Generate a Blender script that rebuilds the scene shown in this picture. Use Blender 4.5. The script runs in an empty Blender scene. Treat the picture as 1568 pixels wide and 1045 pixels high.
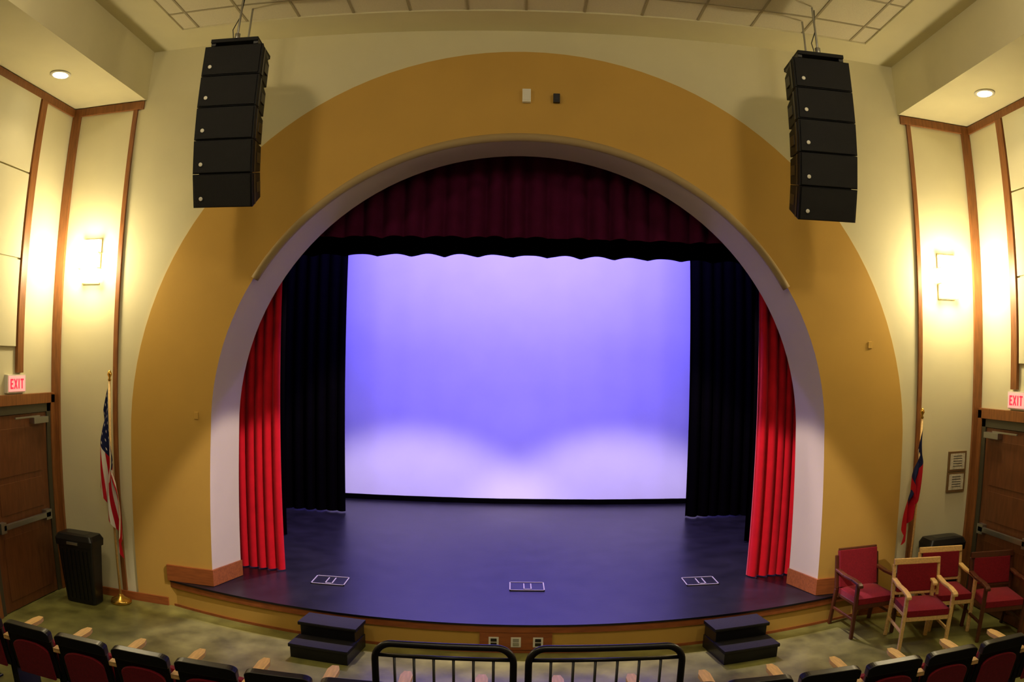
import bpy, bmesh, math, random
from mathutils import Matrix, Vector
random.seed(7)
sc=bpy.context.scene
sc.view_settings.view_transform='Standard'
D=7.5          # y of proscenium wall
ZS=0.32        # stage height
WX=5.58        # half width of hall
# ------------------------------------------------------------------ materials
def hexc(r,g,b):
    f=lambda c:(c/255/12.92) if c/255<=0.04045 else ((c/255+0.055)/1.055)**2.4
    return (f(r),f(g),f(b),1)
def mat(name,col,rough=0.6,spec=0.3,metal=0,noise=0.0,nscale=6,bump=0.0,bscale=60,emit=None,es=0,coat=0,sheen=0,stretch=None):
    m=bpy.data.materials.new(name); m.use_nodes=True; nt=m.node_tree; b=nt.nodes['Principled BSDF']
    b.inputs['Roughness'].default_value=rough; b.inputs['Metallic'].default_value=metal
    b.inputs['Specular IOR Level'].default_value=spec
    b.inputs['Coat Weight'].default_value=coat
    b.inputs['Sheen Weight'].default_value=sheen
    tc=nt.nodes.new('ShaderNodeTexCoord'); mp=nt.nodes.new('ShaderNodeMapping')
    nt.links.new(tc.outputs['Object'],mp.inputs['Vector'])
    if stretch: mp.inputs['Scale'].default_value=stretch
    n=nt.nodes.new('ShaderNodeTexNoise'); n.inputs['Scale'].default_value=nscale; n.inputs['Detail'].default_value=6
    nt.links.new(mp.outputs[0],n.inputs['Vector'])
    cr=nt.nodes.new('ShaderNodeValToRGB')
    k=max(noise,0.02)
    cr.color_ramp.elements[0].position=.3; cr.color_ramp.elements[1].position=.7
    cr.color_ramp.elements[0].color=tuple(c*(1-k) for c in col[:3])+(1,)
    cr.color_ramp.elements[1].color=tuple(min(1,c*(1+k)) for c in col[:3])+(1,)
    nt.links.new(n.outputs['Fac'],cr.inputs['Fac']); nt.links.new(cr.outputs['Color'],b.inputs['Base Color'])
    if bump>0:
        n2=nt.nodes.new('ShaderNodeTexNoise'); n2.inputs['Scale'].default_value=bscale; n2.inputs['Detail'].default_value=4
        nt.links.new(mp.outputs[0],n2.inputs['Vector'])
        bp=nt.nodes.new('ShaderNodeBump'); bp.inputs['Strength'].default_value=bump; bp.inputs['Distance'].default_value=.01
        nt.links.new(n2.outputs['Fac'],bp.inputs['Height']); nt.links.new(bp.outputs[0],b.inputs['Normal'])
    if emit:
        b.inputs['Emission Color'].default_value=emit; b.inputs['Emission Strength'].default_value=es
    return m
M={}
M['cream']=mat('cream_paint',hexc(214,207,168),.75,.2,noise=.03,nscale=2,bump=.05,bscale=120)
M['yellow']=mat('mustard_paint',hexc(196,156,74),.7,.25,noise=.05,nscale=1.2,bump=.05,bscale=120)
M['white']=mat('arch_reveal_paint',hexc(205,190,172),.6,.3,noise=.03,nscale=2)
M['gray']=mat('arch_lip_paint',hexc(160,138,95),.6,.3,noise=.03,nscale=2)
M['wood']=mat('stained_wood_trim',hexc(134,84,42),.45,.4,noise=.22,nscale=5,stretch=(8,8,1))
M['woodh']=mat('stained_wood_base',hexc(150,84,40),.45,.4,noise=.22,nscale=5,stretch=(1,8,8))
M['doorwood']=mat('door_veneer',hexc(104,62,34),.4,.4,noise=.2,nscale=4,stretch=(6,6,1))
M['frame']=mat('door_frame_paint',hexc(70,66,50),.4,.4,noise=.05)
M['stage']=mat('stage_floor_paint',hexc(22,20,26),.34,.4,noise=.45,nscale=3,bump=.04,bscale=30)
M['blackwall']=mat('stage_house_black',hexc(8,8,9),.9,.1,noise=.1)
M['blackcloth']=mat('black_velour',hexc(5,4,5),.95,.0,noise=.1)
M['red']=mat('red_velour',hexc(206,16,36),.8,.15,noise=.1,sheen=.1)
M['maroon']=mat('maroon_velour',hexc(72,15,46),.9,.05,noise=.15)
M['cyc']=mat('cyc_cloth',hexc(225,225,235),.9,.05,noise=.03,nscale=1.5)
M['floor']=mat('stained_concrete_floor',hexc(120,119,66),.3,.45,noise=.5,nscale=3.2,bump=.06,bscale=8)
M['tier']=mat('tier_carpet',hexc(70,62,50),.9,.1,noise=.2,nscale=20)
M['blackplastic']=mat('black_plastic',hexc(20,20,21),.35,.45,noise=.1)
M['blackmetal']=mat('black_powdercoat',hexc(14,14,18),.35,.5,noise=.05)
M['rubber']=mat('black_tread',hexc(20,18,20),.7,.25,noise=.2,nscale=30,bump=.2)
M['spk']=mat('speaker_cabinet_black',hexc(10,10,11),.6,.25,noise=.15,bump=.2,bscale=200)
M['grille']=mat('speaker_grille_black',hexc(17,17,20),.5,.3,noise=.3,nscale=200,bump=.5,bscale=300)
M['metal']=mat('brushed_steel',hexc(170,170,165),.3,.5,metal=.9,noise=.05)
M['brass']=mat('brass',hexc(212,170,80),.25,.5,metal=.9,noise=.05)
M['plate']=mat('white_plastic',hexc(225,222,205),.4,.4)
M['darkdot']=mat('dark_plastic',hexc(25,22,18),.4,.4)
M['oak']=mat('light_oak',hexc(226,186,118),.4,.4,noise=.15,nscale=8,stretch=(6,1,6))
M['cherry']=mat('dark_cherry',hexc(86,44,24),.35,.45,noise=.15,nscale=8,stretch=(6,6,1))
M['uph']=mat('maroon_upholstery',hexc(128,20,32),.8,.15,noise=.15,nscale=60,bump=.2,bscale=250,sheen=.1)
M['tile']=mat('ceiling_tile_white',hexc(215,208,180),.9,.1,noise=.04,nscale=60,bump=.2,bscale=120)
M['tgrid']=mat('ceiling_grid',hexc(160,150,120),.5,.3)
M['lamp']=mat('lamp_glow',(1,1,1,1),.5,emit=(1,.90,.7,1),es=20)
M['sconce']=mat('sconce_glass',(1,.95,.85,1),.4,emit=(1,.90,.64,1),es=12)
M['bronze']=mat('sconce_trim',hexc(190,165,110),.4,.4,metal=.3)
M['exitface']=mat('exit_sign_face',hexc(255,190,190),.4,emit=(1,.30,.28,1),es=.7)
M['exitred']=mat('exit_sign_red',hexc(230,20,30),.4,emit=(1,.03,.06,1),es=1.2)
M['flagred']=mat('flag_red',hexc(186,22,38),.7,.2,noise=.08)
M['flagwhite']=mat('flag_white',hexc(226,220,208),.7,.2,noise=.05)
M['flagblue']=mat('flag_blue',hexc(24,32,74),.7,.2,noise=.1)
M['paper']=mat('notice_paper',hexc(200,192,165),.6,.2,noise=.25,nscale=25)
M['wframe']=mat('picture_frame_wood',hexc(120,92,56),.4,.4,noise=.1)
M['tape']=mat('spike_tape',hexc(150,142,150),.6,.2)
# ------------------------------------------------------------------ mesh builder
class MB:
    def __init__(s,name): s.name=name; s.bm=bmesh.new(); s.mats=[]
    def mi(s,m):
        if m not in s.mats: s.mats.append(m)
        return s.mats.index(m)
    def faces(s,vs,fs,m,smooth=False,T=None):
        i=s.mi(m); bv=[s.bm.verts.new((T@Vector(v)) if T else Vector(v)) for v in vs]
        for f in fs:
            try:
                fc=s.bm.faces.new([bv[k] for k in f]); fc.material_index=i; fc.smooth=smooth
            except ValueError: pass
    def hexa(s,p,m,T=None):
        s.faces(p,[(0,3,2,1),(4,5,6,7),(0,1,5,4),(1,2,6,5),(2,3,7,6),(3,0,4,7)],m,T=T)
    def box(s,c,d,m,rot=None,T=None):
        x,y,z=d[0]/2,d[1]/2,d[2]/2
        p=[Vector(v) for v in [(-x,-y,-z),(x,-y,-z),(x,y,-z),(-x,y,-z),(-x,-y,z),(x,-y,z),(x,y,z),(-x,y,z)]]
        if rot is not None: p=[rot@v for v in p]
        p=[v+Vector(c) for v in p]
        s.hexa(p,m,T)
    def b2(s,a,b,m,T=None):
        s.box(((a[0]+b[0])/2,(a[1]+b[1])/2,(a[2]+b[2])/2),(abs(b[0]-a[0]),abs(b[1]-a[1]),abs(b[2]-a[2])),m,T=T)
    def lathe(s,prof,m,c=(0,0,0),seg=20,T=None,axis='z'):
        vs=[];fs=[]
        for r,z in prof:
            for k in range(seg):
                a=2*math.pi*k/seg
                v=(r*math.cos(a),r*math.sin(a),z)
                if axis=='y': v=(v[0],v[2],v[1])
                if axis=='x': v=(v[2],v[0],v[1])
                vs.append((v[0]+c[0],v[1]+c[1],v[2]+c[2]))
        for i in range(len(prof)-1):
            for k in range(seg):
                fs.append((i*seg+k,i*seg+(k+1)%seg,(i+1)*seg+(k+1)%seg,(i+1)*seg+k))
        fs.append(tuple(range(seg))[::-1]); fs.append(tuple((len(prof)-1)*seg+k for k in range(seg)))
        s.faces(vs,fs,m,smooth=True,T=T)
    def tube(s,path,r,m,seg=10,T=None):
        path=[Vector(p) for p in path]; vs=[];fs=[]
        up=Vector((0,0,1)); n=len(path); prev=None
        for i,p in enumerate(path):
            t=(path[min(i+1,n-1)]-path[max(i-1,0)]).normalized()
            if prev is None:
                a=up if abs(t.z)<.9 else Vector((1,0,0)); u=t.cross(a).normalized()
            else:
                u=(prev-t*prev.dot(t)).normalized()
            prev=u; w=t.cross(u)
            for k in range(seg):
                a=2*math.pi*k/seg; vs.append(p+(u*math.cos(a)+w*math.sin(a))*r)
        for i in range(n-1):
            for k in range(seg): fs.append((i*seg+k,i*seg+(k+1)%seg,(i+1)*seg+(k+1)%seg,(i+1)*seg+k))
        fs.append(tuple(range(seg))[::-1]); fs.append(tuple((n-1)*seg+k for k in range(seg)))
        s.faces(vs,fs,m,smooth=True,T=T)
    def prism(s,pts,y0,y1,m,T=None):   # pts in xz, extruded along y
        n=len(pts); vs=[(x,y0,z) for x,z in pts]+[(x,y1,z) for x,z in pts]
        fs=[tuple(range(n)),tuple(range(2*n-1,n-1,-1))]+[(i,i+n,(i+1)%n+n,(i+1)%n) for i in range(n)]
        s.faces(vs,fs,m,T=T)
    def prismz(s,pts,z0,z1,m,T=None,mtop=None):
        n=len(pts); vs=[(x,y,z0) for x,y in pts]+[(x,y,z1) for x,y in pts]
        s.faces(vs,[tuple(range(n))[::-1]]+[(i,(i+1)%n,(i+1)%n+n,i+n) for i in range(n)],m,T=T)
        s.faces([(x,y,z1) for x,y in pts],[tuple(range(n))],mtop or m,T=T)
    def done(s,loc=(0,0,0),rz=0,bevel=0,parent=None):
        bmesh.ops.recalc_face_normals(s.bm,faces=s.bm.faces)
        me=bpy.data.meshes.new(s.name); s.bm.to_mesh(me); s.bm.free()
        for m in s.mats: me.materials.append(M[m])
        o=bpy.data.objects.new(s.name,me); sc.collection.objects.link(o); o.location=loc; o.rotation_euler=(0,0,rz)
        if bevel:
            b=o.modifiers.new('bevel','BEVEL'); b.width=bevel; b.segments=2; b.limit_method='ANGLE'; b.angle_limit=math.radians(40)
        if parent: o.parent=parent
        return o
def inst(o,loc,rz=0):
    c=bpy.data.objects.new(o.name.split('.')[0],o.data); sc.collection.objects.link(c); c.location=loc; c.rotation_euler=(0,0,rz)
    for md in o.modifiers:
        b=c.modifiers.new('bevel','BEVEL'); b.width=md.width; b.segments=2; b.limit_method='ANGLE'; b.angle_limit=md.angle_limit
    return c
# ------------------------------------------------------------------ proscenium wall
def archcurve(a,abot,spring,b,y,zbot=0.0,n=64,m=10):
    pts=[]
    for i in range(m): 
        t=i/m; z=zbot+(spring-zbot)*t; pts.append((abot+(a-abot)*t**1.5,y,z))
    for i in range(n+1):
        th=math.pi*i/n; pts.append((a*math.cos(th),y,spring+b*math.sin(th)))
    for i in range(m-1,-1,-1):
        t=i/m; z=zbot+(spring-zbot)*t; pts.append((-(abot+(a-abot)*t**1.5),y,z))
    return pts
O=archcurve(3.34,3.40,2.12,3.17,D)
Y=archcurve(4.39,4.42,1.95,4.33,D)
n=len(O)
def outer(p,i):
    if i<10: return (WX+.6,D,p[2])
    if i>=n-10: return (-WX-.6,D,p[2])
    dx,dz=p[0],p[2]-1.95; k=min((WX+.6)/abs(dx) if abs(dx)>1e-6 else 1e9,(7.3-1.95)/dz if dz>1e-6 else 1e9)
    return (dx*k,D,1.95+dz*k)
B=[outer(p,i) for i,p in enumerate(Y)]
w=MB('wall_front')
w.faces(Y+B,[(i,i+1,n+i+1,n+i) for i in range(n-1)],'cream')
w.done()
w=MB('trim_proscenium_arch')
yp=lambda P:[(x,D-.02,z) for x,y,z in P]
w.faces(yp(O)+yp(Y),[(i,i+1,n+i+1,n+i) for i in range(n-1)],'yellow')
w.faces(yp(Y)+Y,[(i,i+1,n+i+1,n+i) for i in range(n-1)],'yellow')
K=archcurve(3.20,3.24,2.10,3.11,8.0)
w.faces(yp(O)+K,[(i,i+1,n+i+1,n+i) for i in range(n-1)],'white',smooth=True)
K2=archcurve(3.9,3.95,2.1,3.8,8.02)
w.faces(K+K2,[(i,i+1,n+i+1,n+i) for i in range(n-1)],'blackwall')
lip=[]
for i in range(0,61):
    th=math.radians(31+118*i/60); lip.append((3.32*math.cos(th),7.47,2.12+3.15*math.sin(th)))
w.tube(lip,.045,'gray',seg=12)
w.done()
# ------------------------------------------------------------------ stage
R0=14.28; cy=6.94+R0
def fy(x): return cy-math.sqrt(R0*R0-x*x)
arc=[(-3.96+7.92*i/48,fy(-3.96+7.92*i/48)) for i in range(49)]
s=MB('stage_platform')
s.prismz(arc+[(3.39,D),(3.23,8.0),(5.5,8.03),(5.5,13.7),(-5.5,13.7),(-5.5,8.03),(-3.23,8.0),(-3.39,D)] ,0,ZS-.005,'yellow',mtop='stage')
s.done()
s=MB('trim_stage_nosing')
def band(s,off,z0,z1,m):
    o=[(x*(1),fy(x)-off) for x,_ in arc]
    s.prismz([(x,y) for x,y in o]+[(x,y+off-.001) for x,y in reversed(o)],z0,z1,m)
band(s,.02,ZS-.09,ZS-.02,'woodh')
band(s,.03,ZS-.02,ZS,'stage')
band(s,.012,.0,.03,'woodh')
s.done()
for sg in (-1,1):
    s=MB('baseboard_stage_'+('left' if sg<0 else 'right'))
    s.b2((sg*3.40,7.45,ZS),(sg*3.98,7.478,ZS+.19),'woodh')
    s.hexa([(sg*3.40,7.45,ZS),(sg*3.375,7.45,ZS),(sg*3.215,8.0,ZS),(sg*3.24,8.0,ZS),(sg*3.40,7.45,ZS+.19),(sg*3.375,7.45,ZS+.19),(sg*3.215,8.0,ZS+.19),(sg*3.24,8.0,ZS+.19)],'woodh')
    s.done()
    s=MB('baseboard_house_'+('left' if sg<0 else 'right'))
    s.b2((sg*4.0,7.455,0),(sg*WX,7.477,.1),'woodh'); s.done()
s=MB('wall_stage_back'); s.b2((-5.6,13.7,0),(5.6,13.75,7.2),'blackwall'); s.done()
s=MB('wall_stage_left'); s.b2((-5.6,8.0,0),(-5.55,13.7,7.2),'blackwall'); s.done()
s=MB('wall_stage_right'); s.b2((5.55,8.0,0),(5.6,13.7,7.2),'blackwall'); s.done()
s=MB('ceiling_stage'); s.b2((-5.6,7.55,7.2),(5.6,13.75,7.25),'blackwall'); s.done()
for px,py in ((-2.15,8.1),(0.13,8.2),(2.2,8.3)):
    s=MB('floor_pocket_cover'); 
    s.b2((-.2,-.16,-.004),(.2,.16,.004),'stage')
    for a,b in (((-.2,-.16),(.2,-.148)),((-.2,.148),(.2,.16)),((-.2,-.16),(-.188,.16)),((.188,-.16),(.2,.16)),((-.04,-.12),(-.028,.1)),((.04,-.12),(.052,.1)),((-.04,-.12),(.05,-.108))):
        s.b2((a[0],a[1],.004),(b[0],b[1],.009),'tape')
    s.done((px,py,ZS))
# ------------------------------------------------------------------ cloth
def curtain(name,x0,x1,y,z0,z1,folds,amp,m,scallop=0,sper=.43,seed=0,flare=0.0,rags=0):
    rnd=random.Random(seed); nx=folds*12; nz=24; vs=[];fs=[]
    ph=[rnd.uniform(-.5,.5) for _ in range(folds+2)]; am=[rnd.uniform(.6,1.2) for _ in range(folds+2)]
    xc=(x0+x1)/2
    for j in range(nz+1):
        v=j/nz
        for i in range(nx+1):
            u=i/nx; f=u*folds; k=int(f); fr=f-k
            a=am[k]*(1-fr)+am[k+1]*fr; p=ph[k]*(1-fr)+ph[k+1]*fr
            off=amp*a*math.sin(2*math.pi*f+p)+.25*amp*math.sin(5.1*f+2*v)
            off*=.55+.45*(1-v)
            x=x0+(x1-x0)*u+amp*.4*math.cos(2*math.pi*f+p)*(.4+.6*(1-v)); x=xc+(x-xc)*(1+flare*(1-v)**3)
            z=z0+(z1-z0)*v
            if scallop: z+=(1-v)*scallop*abs(math.sin(math.pi*(x+.1)/sper))
            vs.append((x,y+off,z))
    for j in range(nz):
        for i in range(nx):
            a=j*(nx+1)+i; fs.append((a,a+1,a+nx+2,a+nx+1))
    c=MB(name); c.faces(vs,fs,m,smooth=True); return c.done()
curtain('red_main_curtain',-3.52,-2.84,8.38,ZS+.01,6.2,6,.055,'red',seed=1,flare=.08)
curtain('red_main_curtain',2.84,3.52,8.38,ZS+.01,6.2,6,.055,'red',seed=2,flare=.08)
curtain('maroon_valance',-4.0,4.0,8.22,4.30,6.4,34,.045,'maroon',scallop=.02,sper=.5,seed=3)
curtain('black_border_curtain',-4.6,4.6,9.2,4.215,6.8,26,.03,'blackcloth',scallop=.035,sper=.43,seed=4)
for sg in (-1,1):
    curtain('black_leg_curtain',*sorted((sg*3.32,sg*4.9)),10.1,ZS+.01,6.9,8,.05,'blackcloth',seed=5+sg)
    curtain('black_leg_curtain',*sorted((sg*2.86,sg*4.6)),12.0,ZS+.01,6.9,9,.05,'blackcloth',seed=8+sg)
c=MB('cyclorama_screen')
vs=[];fs=[]
for j in range(2):
    for i in range(121):
        x=-4.2+8.4*i/120; vs.append((x,13.25+.006*math.sin(x*3.1)+.004*math.sin(x*11+1),ZS+.09+j*6))
for i in range(120): fs.append((i,i+1,121+i+1,121+i))
c.faces(vs,fs,'cyc',smooth=True); c.b2((-4.2,13.23,ZS-.004),(4.2,13.27,ZS+.09),'blackcloth'); c.done()
# ------------------------------------------------------------------ hall shell
s=MB('floor'); s.b2((-6.2,-4,-.1),(6.2,D+.3,0),'floor'); s.done()
s=MB('floor_tier'); s.b2((-WX,-4,.0),(WX,4.0,.28),'tier'); s.b2((-WX,-4,.28),(WX,2.4,.7),'tier'); s.b2((-WX,-4,.7),(WX,1.0,1.2),'tier'); s.done()
s=MB('wall_back'); s.b2((-6,-4.1,0),(6,-4,6.8),'cream'); s.done()
CZ=6.55
for sg,nm in ((-1,'left'),(1,'right')):
    s=MB('wall_'+nm)
    s.b2((sg*WX,-4,0),(sg*(WX+.1),D+.02,6.8),'cream'); s.done()
    s=MB('wall_panel_'+nm)
    for k in range(6):
        z0=.0+k*.98
        for yy in range(5):
            if z0<2.5 and yy==0: continue
            y1=6.68-yy*1.6
            if z0<2.5: y1=min(y1,5.9)
            s.b2((sg*(WX-.03),y1-1.58,z0+.01),(sg*WX,y1,min(z0+.97,5.88)),'cream')
    s.done(bevel=.004)
    s=MB('ceiling_soffit_'+nm); s.b2((sg*4.48,-4,5.91),(sg*(WX+.05),D,6.8),'cream'); s.done()
    t=MB('trim_pilaster_'+nm)
    t.b2((sg*(WX-.13),7.46,.1),(sg*(WX-.005),7.5,5.9),'wood')
    t.b2((sg*4.58,7.47,.1),(sg*4.64,7.5,5.80),'wood')
    t.b2((sg*4.50,7.465,5.80),(sg*(WX-.13),7.5,5.90),'wood')
    t.b2((sg*(WX-.03),-3.9,5.80),(sg*(WX-.001),7.46,5.90),'wood')
    t.b2((sg*(WX-.045),6.70,2.66),(sg*(WX-.001),6.82,5.80),'wood')
    t.done(bevel=.004)
    d=MB('door_'+('1' if sg<0 else '2'))
    x0=WX-.001
    d.b2((sg*(x0-.06),7.38,0),(sg*x0,7.46,2.40),'wood'); d.b2((sg*(x0-.06),6.08,2.30),(sg*x0,7.46,2.42),'wood'); d.b2((sg*(x0-.06),6.0,0),(sg*x0,6.08,2.42),'wood')
    d.b2((sg*(x0-.045),7.30,0),(sg*x0,7.38,2.30),'frame'); d.b2((sg*(x0-.045),6.16,2.2),(sg*x0,7.38,2.30),'frame'); d.b2((sg*(x0-.045),6.08,0),(sg*x0,6.16,2.3),'frame')
    d.b2((sg*(x0-.03),6.165,.01),(sg*x0,7.295,2.195),'doorwood')
    for a,b in ((.12,.85),(1.1,1.45),(1.52,2.05)):
        for yy in ((6.30,7.16),):
            d.b2((sg*(x0-.036),yy[0],a),(sg*(x0-.03),yy[1],b),'doorwood')
    d.b2((sg*(x0-.10),6.25,.96),(sg*(x0-.06),7.22,1.02),'metal'); d.b2((sg*(x0-.10),7.12,.93),(sg*(x0-.03),7.24,1.05),'metal'); d.b2((sg*(x0-.10),6.2,.93),(sg*(x0-.03),6.3,1.05),'metal')
    d.b2((sg*(x0-.11),6.95,2.08),(sg*(x0-.03),7.25,2.15),'metal'); d.b2((sg*(x0-.09),6.6,2.15),(sg*(x0-.07),7.1,2.17),'metal')
    d.done(bevel=.004)
    e=MB('exit_sign'); X=WX-.001; 
    e.b2((sg*(X-.05),6.5,2.44),(sg*X,6.86,2.64),'plate'); e.b2((sg*(X-.056),6.52,2.455),(sg*(X-.05),6.84,2.625),'exitface')
    def L(y0,y1,z0,z1):
        yy=(6.52+v for v in (y0,y1)) if sg<0 else (6.84-v for v in (y0,y1))
        a,b=yy; e.b2((sg*(X-.06),a,2.455+z0),(sg*(X-.056),b,2.455+z1),'exitred')
    for o in (.03,):
        L(o,o+.018,.03,.14);L(o,o+.055,.03,.048);L(o,o+.055,.122,.14);L(o,o+.045,.077,.095)
    for k in range(8):
        L(.10+k*.0065,.118+k*.0065,.03+k*.0138,.044+k*.0138); L(.10+k*.0065,.118+k*.0065,.14-k*.0138-.014,.14-k*.0138)
    L(.185,.203,.03,.14); L(.225,.285,.122,.14); L(.246,.264,.03,.14)
    e.done()
    e=MB('downlight'); e.lathe([(.13,0),(.13,-.012),(.095,-.015)],'plate',seg=28); e.lathe([(.09,-.016),(.09,-.02)],'lamp',seg=28); e.done((sg*5.04,6.33,5.91))
    e=MB('wall_sconce')
    e.b2((-.13,-.02,-.27),(.13,0,.27),'bronze')
    for k,(z0,z1,dx) in enumerate(((.10,.25,.0),(-.08,.09,-.03),(-.25,-.09,.02))):
        e.b2((-.13+dx,-.09-.01*k,z0),(.13+dx,-.025,z1),'sconce')
    e.b2((-.15,-.12,.09),(.15,-.02,.103),'bronze'); e.b2((-.15,-.12,-.093),(.15,-.02,-.08),'bronze')
    e.done((sg*5.02,7.5,3.97),bevel=.004)
s=MB('ceiling')
s.b2((-4.5,-4,CZ+.02),(4.5,7.0,CZ+.12),'tile')
s.b2((-4.5,7.0,CZ),(4.5,D+.02,CZ+.12),'cream'); s.b2((-4.5,-4,CZ),(-3.86,7.0,CZ+.12),'cream'); s.b2((3.86,-4,CZ),(4.5,7.0,CZ+.12),'cream')
x=-3.66
while x<3.86: s.b2((x-.012,-4,CZ+.012),(x+.012,7.0,CZ+.02),'tgrid'); x+=.61
y=6.6
while y>-4: s.b2((-3.86,y-.012,CZ+.0125),(3.86,y+.012,CZ+.0195),'tgrid'); y-=.61
s.done()
e=MB('wall_speaker_box'); e.b2((-.045,-.05,-.075),(.045,0,.075),'plate'); e.b2((-.03,-.055,-.06),(.03,-.05,.02),'plate'); e.done((.02,7.48,5.74),bevel=.008)
e=MB('wall_sensor'); e.b2((-.035,-.045,-.05),(.035,0,.05),'darkdot'); e.b2((-.02,-.05,-.03),(.02,-.045,.03),'blackplastic'); e.done((.34,7.48,5.72),bevel=.008)
for x,z in ((-3.52,2.25),(3.9,3.15)):
    e=MB('wall_plate'); e.b2((-.025,-.01,-.04),(.025,0,.04),'yellow'); e.done((x,7.48,z),bevel=.004)
e=MB('stage_outlet_panel')
e.b2((-.36,-.012,.035),(.36,.0,.225),'woodh')
for k in (-.22,0.0,.22):
    e.b2((k-.05,-.02,.07),(k+.05,-.012,.18),'plate'); e.b2((k-.03,-.024,.085),(k+.03,-.02,.12),'darkdot' if k else 'metal'); e.b2((k-.03,-.024,.13),(k+.03,-.02,.165),'darkdot' if k else 'metal')
e.done((.0,6.936,0),bevel=.003)
for z in (1.785,1.535):
    e=MB('framed_notice'); e.b2((-.14,-.025,-.12),(.14,0,.12),'wframe'); e.b2((-.115,-.028,-.095),(.115,-.025,.095),'paper')
    for k in range(5): e.b2((-.07,-.029,.06-k*.03),(.07,-.028,.067-k*.03),'darkdot')
    e.done((5.24,7.5,z),bevel=.004)
# ------------------------------------------------------------------ loudspeaker arrays
for sg in (-1,1):
    s=MB('hanging_loudspeaker_array')
    p=Vector((0,0,0)); W=.31
    angs=[0,1,5,11,19]; H=.33
    s.b2((-.25,-.02,.03),(.25,.5,.07),'spk'); s.b2((-.25,.0,0),(-.2,.45,.05),'blackmetal'); s.b2((.2,.0,0),(.25,.45,.05),'blackmetal')
    for kk,ad in enumerate(angs):
        a=math.radians(ad); dn=Vector((0,math.sin(a),-math.cos(a))); bk=Vector((0,math.cos(a),math.sin(a))); g=.003
        t=p+dn*g; b=p+dn*(H-g); w0=W; w1=W*.8; dep=.5; tp=.035
        f=[Vector((-w0,0,0))+b,Vector((w0,0,0))+b,Vector((w1,0,0))+b+bk*dep-dn*tp,Vector((-w1,0,0))+b+bk*dep-dn*tp,
           Vector((-w0,0,0))+t,Vector((w0,0,0))+t,Vector((w1,0,0))+t+bk*dep+dn*tp,Vector((-w1,0,0))+t+bk*dep+dn*tp]
        s.hexa(f,'spk')
        q0=p+dn*(.012); q1=p+dn*(H-.012); o=-bk*.014; ins=.018
        s.hexa([Vector((-w0+ins,0,0))+q1+o,Vector((w0-ins,0,0))+q1+o,Vector((w0-ins,0,0))+q1,Vector((-w0+ins,0,0))+q1,
                    Vector((-w0+ins,0,0))+q0+o,Vector((w0-ins,0,0))+q0+o,Vector((w0-ins,0,0))+q0,Vector((-w0+ins,0,0))+q0],'grille')
        lc=p+dn*(H*.72)-bk*.02
        s.lathe([(.02,-.008),(.02,0)],'plate',c=(0,0,0),seg=14,axis='y',T=Matrix.Translation(lc+Vector((-.22,0,0)))@Matrix.Rotation(a,4,'X'))
        s.box(p+dn*(H)+bk*.12,(.5,.2,.05),'spk',rot=Matrix.Rotation(a,3,'X') ) if kk<4 else None
        for e2 in (-1,1):
            c0=p+dn*(H*.5)+bk*.1+Vector((e2*(W-.012),0,0))
            s.box(c0,(.02,.05,H*.9),'blackmetal',rot=Matrix.Rotation(a,3,'X'))
            c1=p+dn*(H*.5)+bk*.3+Vector((e2*(W*.88+.004),0,0))
            s.box(c1,(.02,.14,.10),'blackplastic',rot=Matrix.Rotation(a,3,'X'))
        p=p+dn*H
    for xx,yy in ((0,.06),(.0,.42)):
        s.tube([(xx,yy,.05),(xx,yy,.63)],.012,'metal',seg=8)
    s.lathe([(.03,.07),(.03,.15)],'metal',c=(0,.06,0),seg=10)
    s.tube([(-.03,.06,.05),(-.06,.06,.2),(0,.06,.35),(.02,.06,.60)],.006,'blackmetal',seg=6)
    s.done((-2.86 if sg<0 else 2.91,6.3,5.95 if sg<0 else 5.93),rz=-sg*math.radians(4),bevel=.006)
# ------------------------------------------------------------------ stairs
for sg in (-1,1):
    s=MB('portable_stage_steps')
    for k,(y0,y1,zt) in enumerate(((-.56,-.27,.155),(-.30,0,.30))):
        s.b2((-.31,y0,zt-.035),(.31,y1,zt),'rubber'); s.b2((-.29,y0+.02,0),(.29,y1,zt-.035),'blackmetal')
        s.b2((-.31,y0-.004,zt-.03),(.31,y0,zt-.005),'blackplastic')
    s.b2((-.30,-.54,0),(-.285,0,.14),'blackmetal'); s.b2((.285,-.54,0),(.30,0,.14),'blackmetal')
    x=-1.81 if sg<0 else 2.22
    s.done((x-.0,fy(x)-.085,0),rz=sg*math.radians(8 if sg<0 else 9),bevel=.006)
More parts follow.
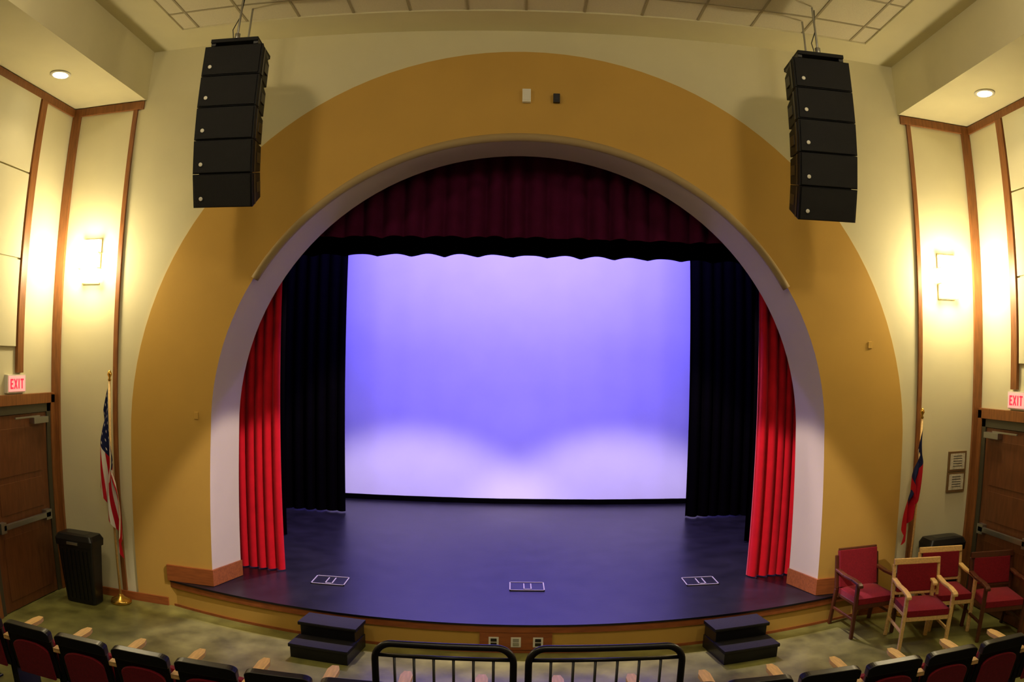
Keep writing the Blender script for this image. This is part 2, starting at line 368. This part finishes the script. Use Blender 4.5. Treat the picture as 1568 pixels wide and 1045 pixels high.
# ------------------------------------------------------------------ flags
def flag(kind,loc,H,sg):
    f=MB('texas_flag' if kind=='tx' else 'american_flag')
    f.lathe([(.13,0),(.135,.02),(.12,.05),(.05,.075),(.03,.1),(.02,.11)],'brass',seg=28)
    f.lathe([(.014,.08),(.014,H-.12)],'oak',seg=12)
    f.lathe([(.012,H-.13),(.022,H-.11),(.012,H-.09),(.03,H-.05),(.02,H-.02),(.002,H)],'brass',seg=14)
    ht=H-.2; us=kind=='us'; hoist=1.0 if us else .7; fly=1.5 if us else 1.0
    nu=44; nv=52; vs=[];fs=[]
    for j in range(nv+1):
        v=j/nv
        for i in range(nu+1):
            u=i/nu
            z=ht-v*hoist*(1-.2*u)-u*fly*(.76 if us else .8)+.03*math.sin(6*u+4*v)*u
            sp=(.17+.12*u) if us else (.12+.10*u)
            x=sg*(((v-.5)*sp*1.0*min(1,u*4+.1)) if us else (v*.9-.05)*sp*1.1*min(1,u*4+.1))+sg*.03*math.sin(v*13+5*u)*min(1,u*3)
            y=-.03+(.05*math.sin(v*17+u*2.0))*min(1,u*3)
            vs.append((x,y,max(z,.3)))
    for j in range(nv):
        for i in range(nu):
            a=j*(nu+1)+i; q=(a,a+1,a+nu+2,a+nu+1); u=(i+.5)/nu; v=(j+.5)/nv
            if us:
                m='flagblue' if (u<.38 and v<.54) else ('flagred' if (j//4)%2==0 else 'flagwhite')
                if m=='flagblue' and i%4==2 and j%4==1: m='flagwhite'
            else:
                m='flagblue' if u<.34 else ('flagwhite' if v<.10 else 'flagred')
            fs.append((q,m))
    for m in ('flagblue','flagwhite','flagred'):
        f.faces(vs,[q for q,mm in fs if mm==m],m,smooth=True)
    bmesh.ops.delete(f.bm,geom=[v for v in f.bm.verts if not v.link_faces],context='VERTS')
    return f.done(loc)
flag('us',(-4.58,7.30,0),2.72,1)
flag('tx',(4.55,7.31,0),2.45,-1)
# ------------------------------------------------------------------ bins
def rrect(w,d,r=.04,n=4):
    pts=[]
    for cx,cy_,a0 in ((w-r,d-r,0),(-w+r,d-r,90),(-w+r,-d+r,180),(w-r,-d+r,270)):
        for k in range(n+1):
            a=math.radians(a0+90*k/n); pts.append((cx+r*math.cos(a),cy_+r*math.sin(a)))
    return pts
def bin_(loc,rz,sc_=1):
    b=MB('trash_can'); prof=[(.20,.10,0),(.215,.11,.02),(.255,.135,.70),(.275,.15,.705),(.28,.155,.78),(.25,.13,.835),(.15,.08,.85)]
    n0=len(rrect(.2,.1)); vs=[];fs=[]
    for w_,d_,z in prof: vs+= [(x,y,z*sc_) for x,y in rrect(w_,d_)]
    for i in range(len(prof)-1):
        for k in range(n0): fs.append((i*n0+k,i*n0+(k+1)%n0,(i+1)*n0+(k+1)%n0,(i+1)*n0+k))
    fs.append(tuple(range(n0))[::-1]); fs.append(tuple((len(prof)-1)*n0+k for k in range(n0)))
    b.faces(vs,fs,'blackplastic')
    for k in range(-3,4): b.box((k*.06,-.128,.36),(.012,.012,.6),'blackplastic',rot=Matrix.Rotation(math.radians(2.5),3,'X'))
    b.box((0,-.158,.745*sc_),(.16,.03,.03),'metal')
    return b.done(loc,rz)
bin_((-5.0,7.12,0),0); bin_((4.99,7.29,0),0,1.1)
# ------------------------------------------------------------------ arm chairs
def chair(wd,full):
    c=MB('upholstered_armchair')
    for x in (-.27,.27):
        c.hexa([(x-.02,-.27,0),(x+.02,-.27,0),(x+.02,-.23,0),(x-.02,-.23,0),(x-.02,-.28,.63),(x+.02,-.28,.63),(x+.02,-.23,.63),(x-.02,-.23,.63)],wd)
        c.hexa([(x-.02,.27,0),(x+.02,.27,0),(x+.02,.31,0),(x-.02,.31,0),(x-.02,.20,.45),(x+.02,.20,.45),(x+.02,.245,.45),(x-.02,.245,.45)],wd)
        c.hexa([(x-.02,.20,.45),(x+.02,.20,.45),(x+.02,.245,.45),(x-.02,.245,.45),(x-.02,.28,.82),(x+.02,.28,.82),(x+.02,.31,.82),(x-.02,.31,.82)],wd)
        pts=[(x,-.33,.615),(x,-.30,.635),(x,-.15,.65),(x,.05,.645),(x,.25,.665)]
        for i in range(4):
            a,b=pts[i],pts[i+1]; w2=.03
            c.hexa([(x-w2,a[1],a[2]-.015),(x+w2,a[1],a[2]-.015),(x+w2,b[1],b[2]-.015),(x-w2,b[1],b[2]-.015),(x-w2,a[1],a[2]+.015),(x+w2,a[1],a[2]+.015),(x+w2,b[1],b[2]+.015),(x-w2,b[1],b[2]+.015)],wd)
        c.b2((x-.012,-.24,.20),(x+.012,.26,.235),wd)
    c.b2((-.25,-.265,.34),(.25,-.235,.40),wd); c.b2((-.25,.2,.34),(.25,.23,.40),wd)
    c.b2((-.25,-.25,.36),(-.23,.22,.40),wd); c.b2((.23,-.25,.36),(.25,.22,.40),wd)
    nx=8;ny=8;vs=[];fs=[]
    for j in range(ny+1):
        for i in range(nx+1):
            u=i/nx*2-1; v=j/ny*2-1; vs.append((u*.245,-.02+v*.25,.46+.03*(1-u**4)*(1-v**4)))
    for j in range(ny):
        for i in range(nx):
            a=j*(nx+1)+i; fs.append((a,a+1,a+nx+2,a+nx+1))
    c.faces(vs,fs,'uph',smooth=True); c.b2((-.245,-.27,.39),(.245,.23,.461),'uph')
    R=Matrix.Rotation(math.radians(-11),3,'X')
    if full:
        c.box((0,.25,.67),(.50,.07,.42),'uph',rot=R); c.box((0,.29,.885),(.50,.05,.03),wd,rot=R)
    else:
        c.box((0,.25,.67),(.48,.05,.30),'uph',rot=R); c.box((0,.283,.845),(.56,.045,.07),wd,rot=R); c.box((0,.22,.51),(.5,.03,.04),wd,rot=R)
    return c
chair('cherry',True).done((3.82,7.04,0),rz=math.radians(3),bevel=.008)
chair('oak',False).done((4.20,6.42,0),rz=math.radians(-12),bevel=.008)
chair('oak',False).done((4.74,6.75,0),rz=math.radians(-12),bevel=.008)
chair('cherry',False).done((5.18,6.28,0),rz=math.radians(-14),bevel=.008)
# ------------------------------------------------------------------ guard rails
def rail(name,x0,x1):
    r=MB(name); y=3.9; zt=1.31; zb=.28; rad=.10
    path=[(x0,y,zb)]+[(x0,y,zt-rad)]
    for k in range(1,9):
        a=math.radians(180-90*k/8); path.append((x0+rad+rad*math.cos(a),y,zt-rad+rad*math.sin(a)))
    for k in range(0,9):
        a=math.radians(90-90*k/8); path.append((x1-rad+rad*math.cos(a),y,zt-rad+rad*math.sin(a)))
    path.append((x1,y,zb))
    r.tube(path,.021,'blackmetal',seg=14)
    r.tube([(x0,y,zt-.075),(x1,y,zt-.075)],.012,'blackmetal',seg=10); r.tube([(x0,y,zb+.1),(x1,y,zb+.1)],.012,'blackmetal',seg=10)
    nn=7
    for k in range(1,nn):
        x=x0+(x1-x0)*k/nn; r.tube([(x,y,zb+.1),(x,y,zt-.075)],.0085,'blackmetal',seg=8)
    for x in (x0,x1): r.lathe([(.045,zb),(.045,zb+.012)],'blackmetal',c=(x,y,0),seg=14)
    r.done()
rail('guard_rail',-.84,-.05); rail('guard_rail',.035,.92)
# ------------------------------------------------------------------ theatre seats (facing the stage, +y)
def seat():
    s=MB('theater_seat')
    T=Matrix.Translation((0,0,.36))@Matrix.Rotation(math.radians(10),4,'X')
    def shape(hw,h0,h1,r):
        pts=[(-hw,h0),(hw,h0)]
        for k in range(7):
            a=math.radians(90*k/6); pts.append((hw-r+r*math.cos(a),h1-r*.5+.5*r*math.sin(a)))
        for k in range(7):
            a=math.radians(90+90*k/6); pts.append((-hw+r+r*math.cos(a),h1-r*.5+.5*r*math.sin(a)))
        return pts
    s.prism(shape(.235,.0,.43,.08),-.012,.018,'blackplastic',T=T)
    s.prism(shape(.24,.35,.445,.07),-.035,.03,'blackplastic',T=T)
    s.prism(shape(.19,-.02,.31,.16),-.035,-.012,'uph',T=T)
    s.prism(shape(.215,.0,.39,.10),.018,.06,'uph',T=T)
    T2=Matrix.Translation((0,.10,.30))@Matrix.Rotation(math.radians(-8),4,'X')
    s.prism(shape(.215,.0,.30,.08),.0,.08,'uph',T=T2); s.prism(shape(.21,.01,.29,.08),.08,.095,'blackplastic',T=T2)
    for x in (-.268,):
        s.b2((x-.02,-.02,0),(x+.02,.30,.61),'blackmetal')
        s.b2((x-.03,-.08,0),(x+.03,.36,.02),'blackmetal')
        s.prismz([(x-.036,-.06),(x+.036,-.06),(x+.045,.42),(x+.025,.49),(x-.025,.49),(x-.045,.42)],.61,.648,'oak')
    s.b2((-.268,.02,.33),(.245,.06,.39),'blackmetal')
    s.b2((.19,.02,0),(.22,.06,.4),'blackmetal')
    return s
xs=[3.25+.541*(k-15) for k in range(19)]
s0=seat().done((xs[0],4.48,0),bevel=.006)
for x in xs[1:]: inst(s0,(x,4.48,0))
# ------------------------------------------------------------------ lights
def area(name,loc,tgt,sx,sy,p,col):
    l=bpy.data.lights.new(name,'AREA'); l.shape='RECTANGLE'; l.size=sx; l.size_y=sy; l.energy=p; l.color=col
    o=bpy.data.objects.new(name,l); sc.collection.objects.link(o); o.location=loc
    o.rotation_euler=(Vector(tgt)-Vector(loc)).to_track_quat('-Z','Y').to_euler(); return o
def spot(name,loc,tgt,ang,p,col,blend=.3,rad=.08):
    l=bpy.data.lights.new(name,'SPOT'); l.spot_size=math.radians(ang); l.spot_blend=blend; l.energy=p; l.color=col; l.shadow_soft_size=rad
    o=bpy.data.objects.new(name,l); sc.collection.objects.link(o); o.location=loc
    o.rotation_euler=(Vector(tgt)-Vector(loc)).to_track_quat('-Z','Y').to_euler(); return o
def point(name,loc,p,col,rad=.1):
    l=bpy.data.lights.new(name,'POINT'); l.energy=p; l.color=col; l.shadow_soft_size=rad
    o=bpy.data.objects.new(name,l); sc.collection.objects.link(o); o.location=loc; return o
warm=(1,.81,.52); warm2=(1,.86,.62)
for sg in (-1,1):
    point('sconce_light',(sg*5.02,7.20,3.97),72 if sg<0 else 98,(1,.83,.52),.12)
    spot('downlight_beam',(sg*5.04,6.33,5.86),(sg*5.04,6.33,0),110,24,warm,.8,.08)
    spot('downlight_beam',(sg*5.04,3.2,5.86),(sg*5.04,3.2,0),110,12,warm,.8,.08)
    area('house_light',(sg*3.4,3.0,6.45),(sg*2.4,7.2,1.5),.5,.5,50,warm)
    spot('front_of_house_spot',(sg*-1.6,4.6,6.3),(sg*3.25,8.2,.6),19,1700,(1,.84,.76),.35,.06)
area('house_light',(0,1.5,6.45),(0,5.5,0),2.5,1.0,80,warm2)
area('cyc_strip',(0,10.7,6.0),(0,13.25,2.0),6.4,.3,720,(.20,.15,1))
for sg in (-1,1):
    spot('cyc_spot',(sg*1.85,10.0,5.42),(sg*1.85,10.001,0),86,1150,(1,.78,.88),.28,.10)
area('stage_top_light',(0,9.6,6.2),(0,8.8,0),3.5,.8,32,(.2,.16,1))
wd=bpy.data.worlds.new('world'); sc.world=wd; wd.use_nodes=True; wd.node_tree.nodes['Background'].inputs[0].default_value=(.02,.02,.02,1)
# ------------------------------------------------------------------ camera (wide fisheye-type lens)
F=1130.0
cd=bpy.data.cameras.new('camera'); cam=bpy.data.objects.new('camera',cd); sc.collection.objects.link(cam)
cd.type='PANO'; cd.sensor_fit='HORIZONTAL'; cd.sensor_width=10.5*1568/F; cd.sensor_height=cd.sensor_width*1568/2353
cam.matrix_world=Matrix.Translation((-.09,0,2.93))@Matrix.Rotation(math.radians(91.5),4,'X')@Matrix.Rotation(math.radians(1.0),4,'Z')
sc.camera=cam
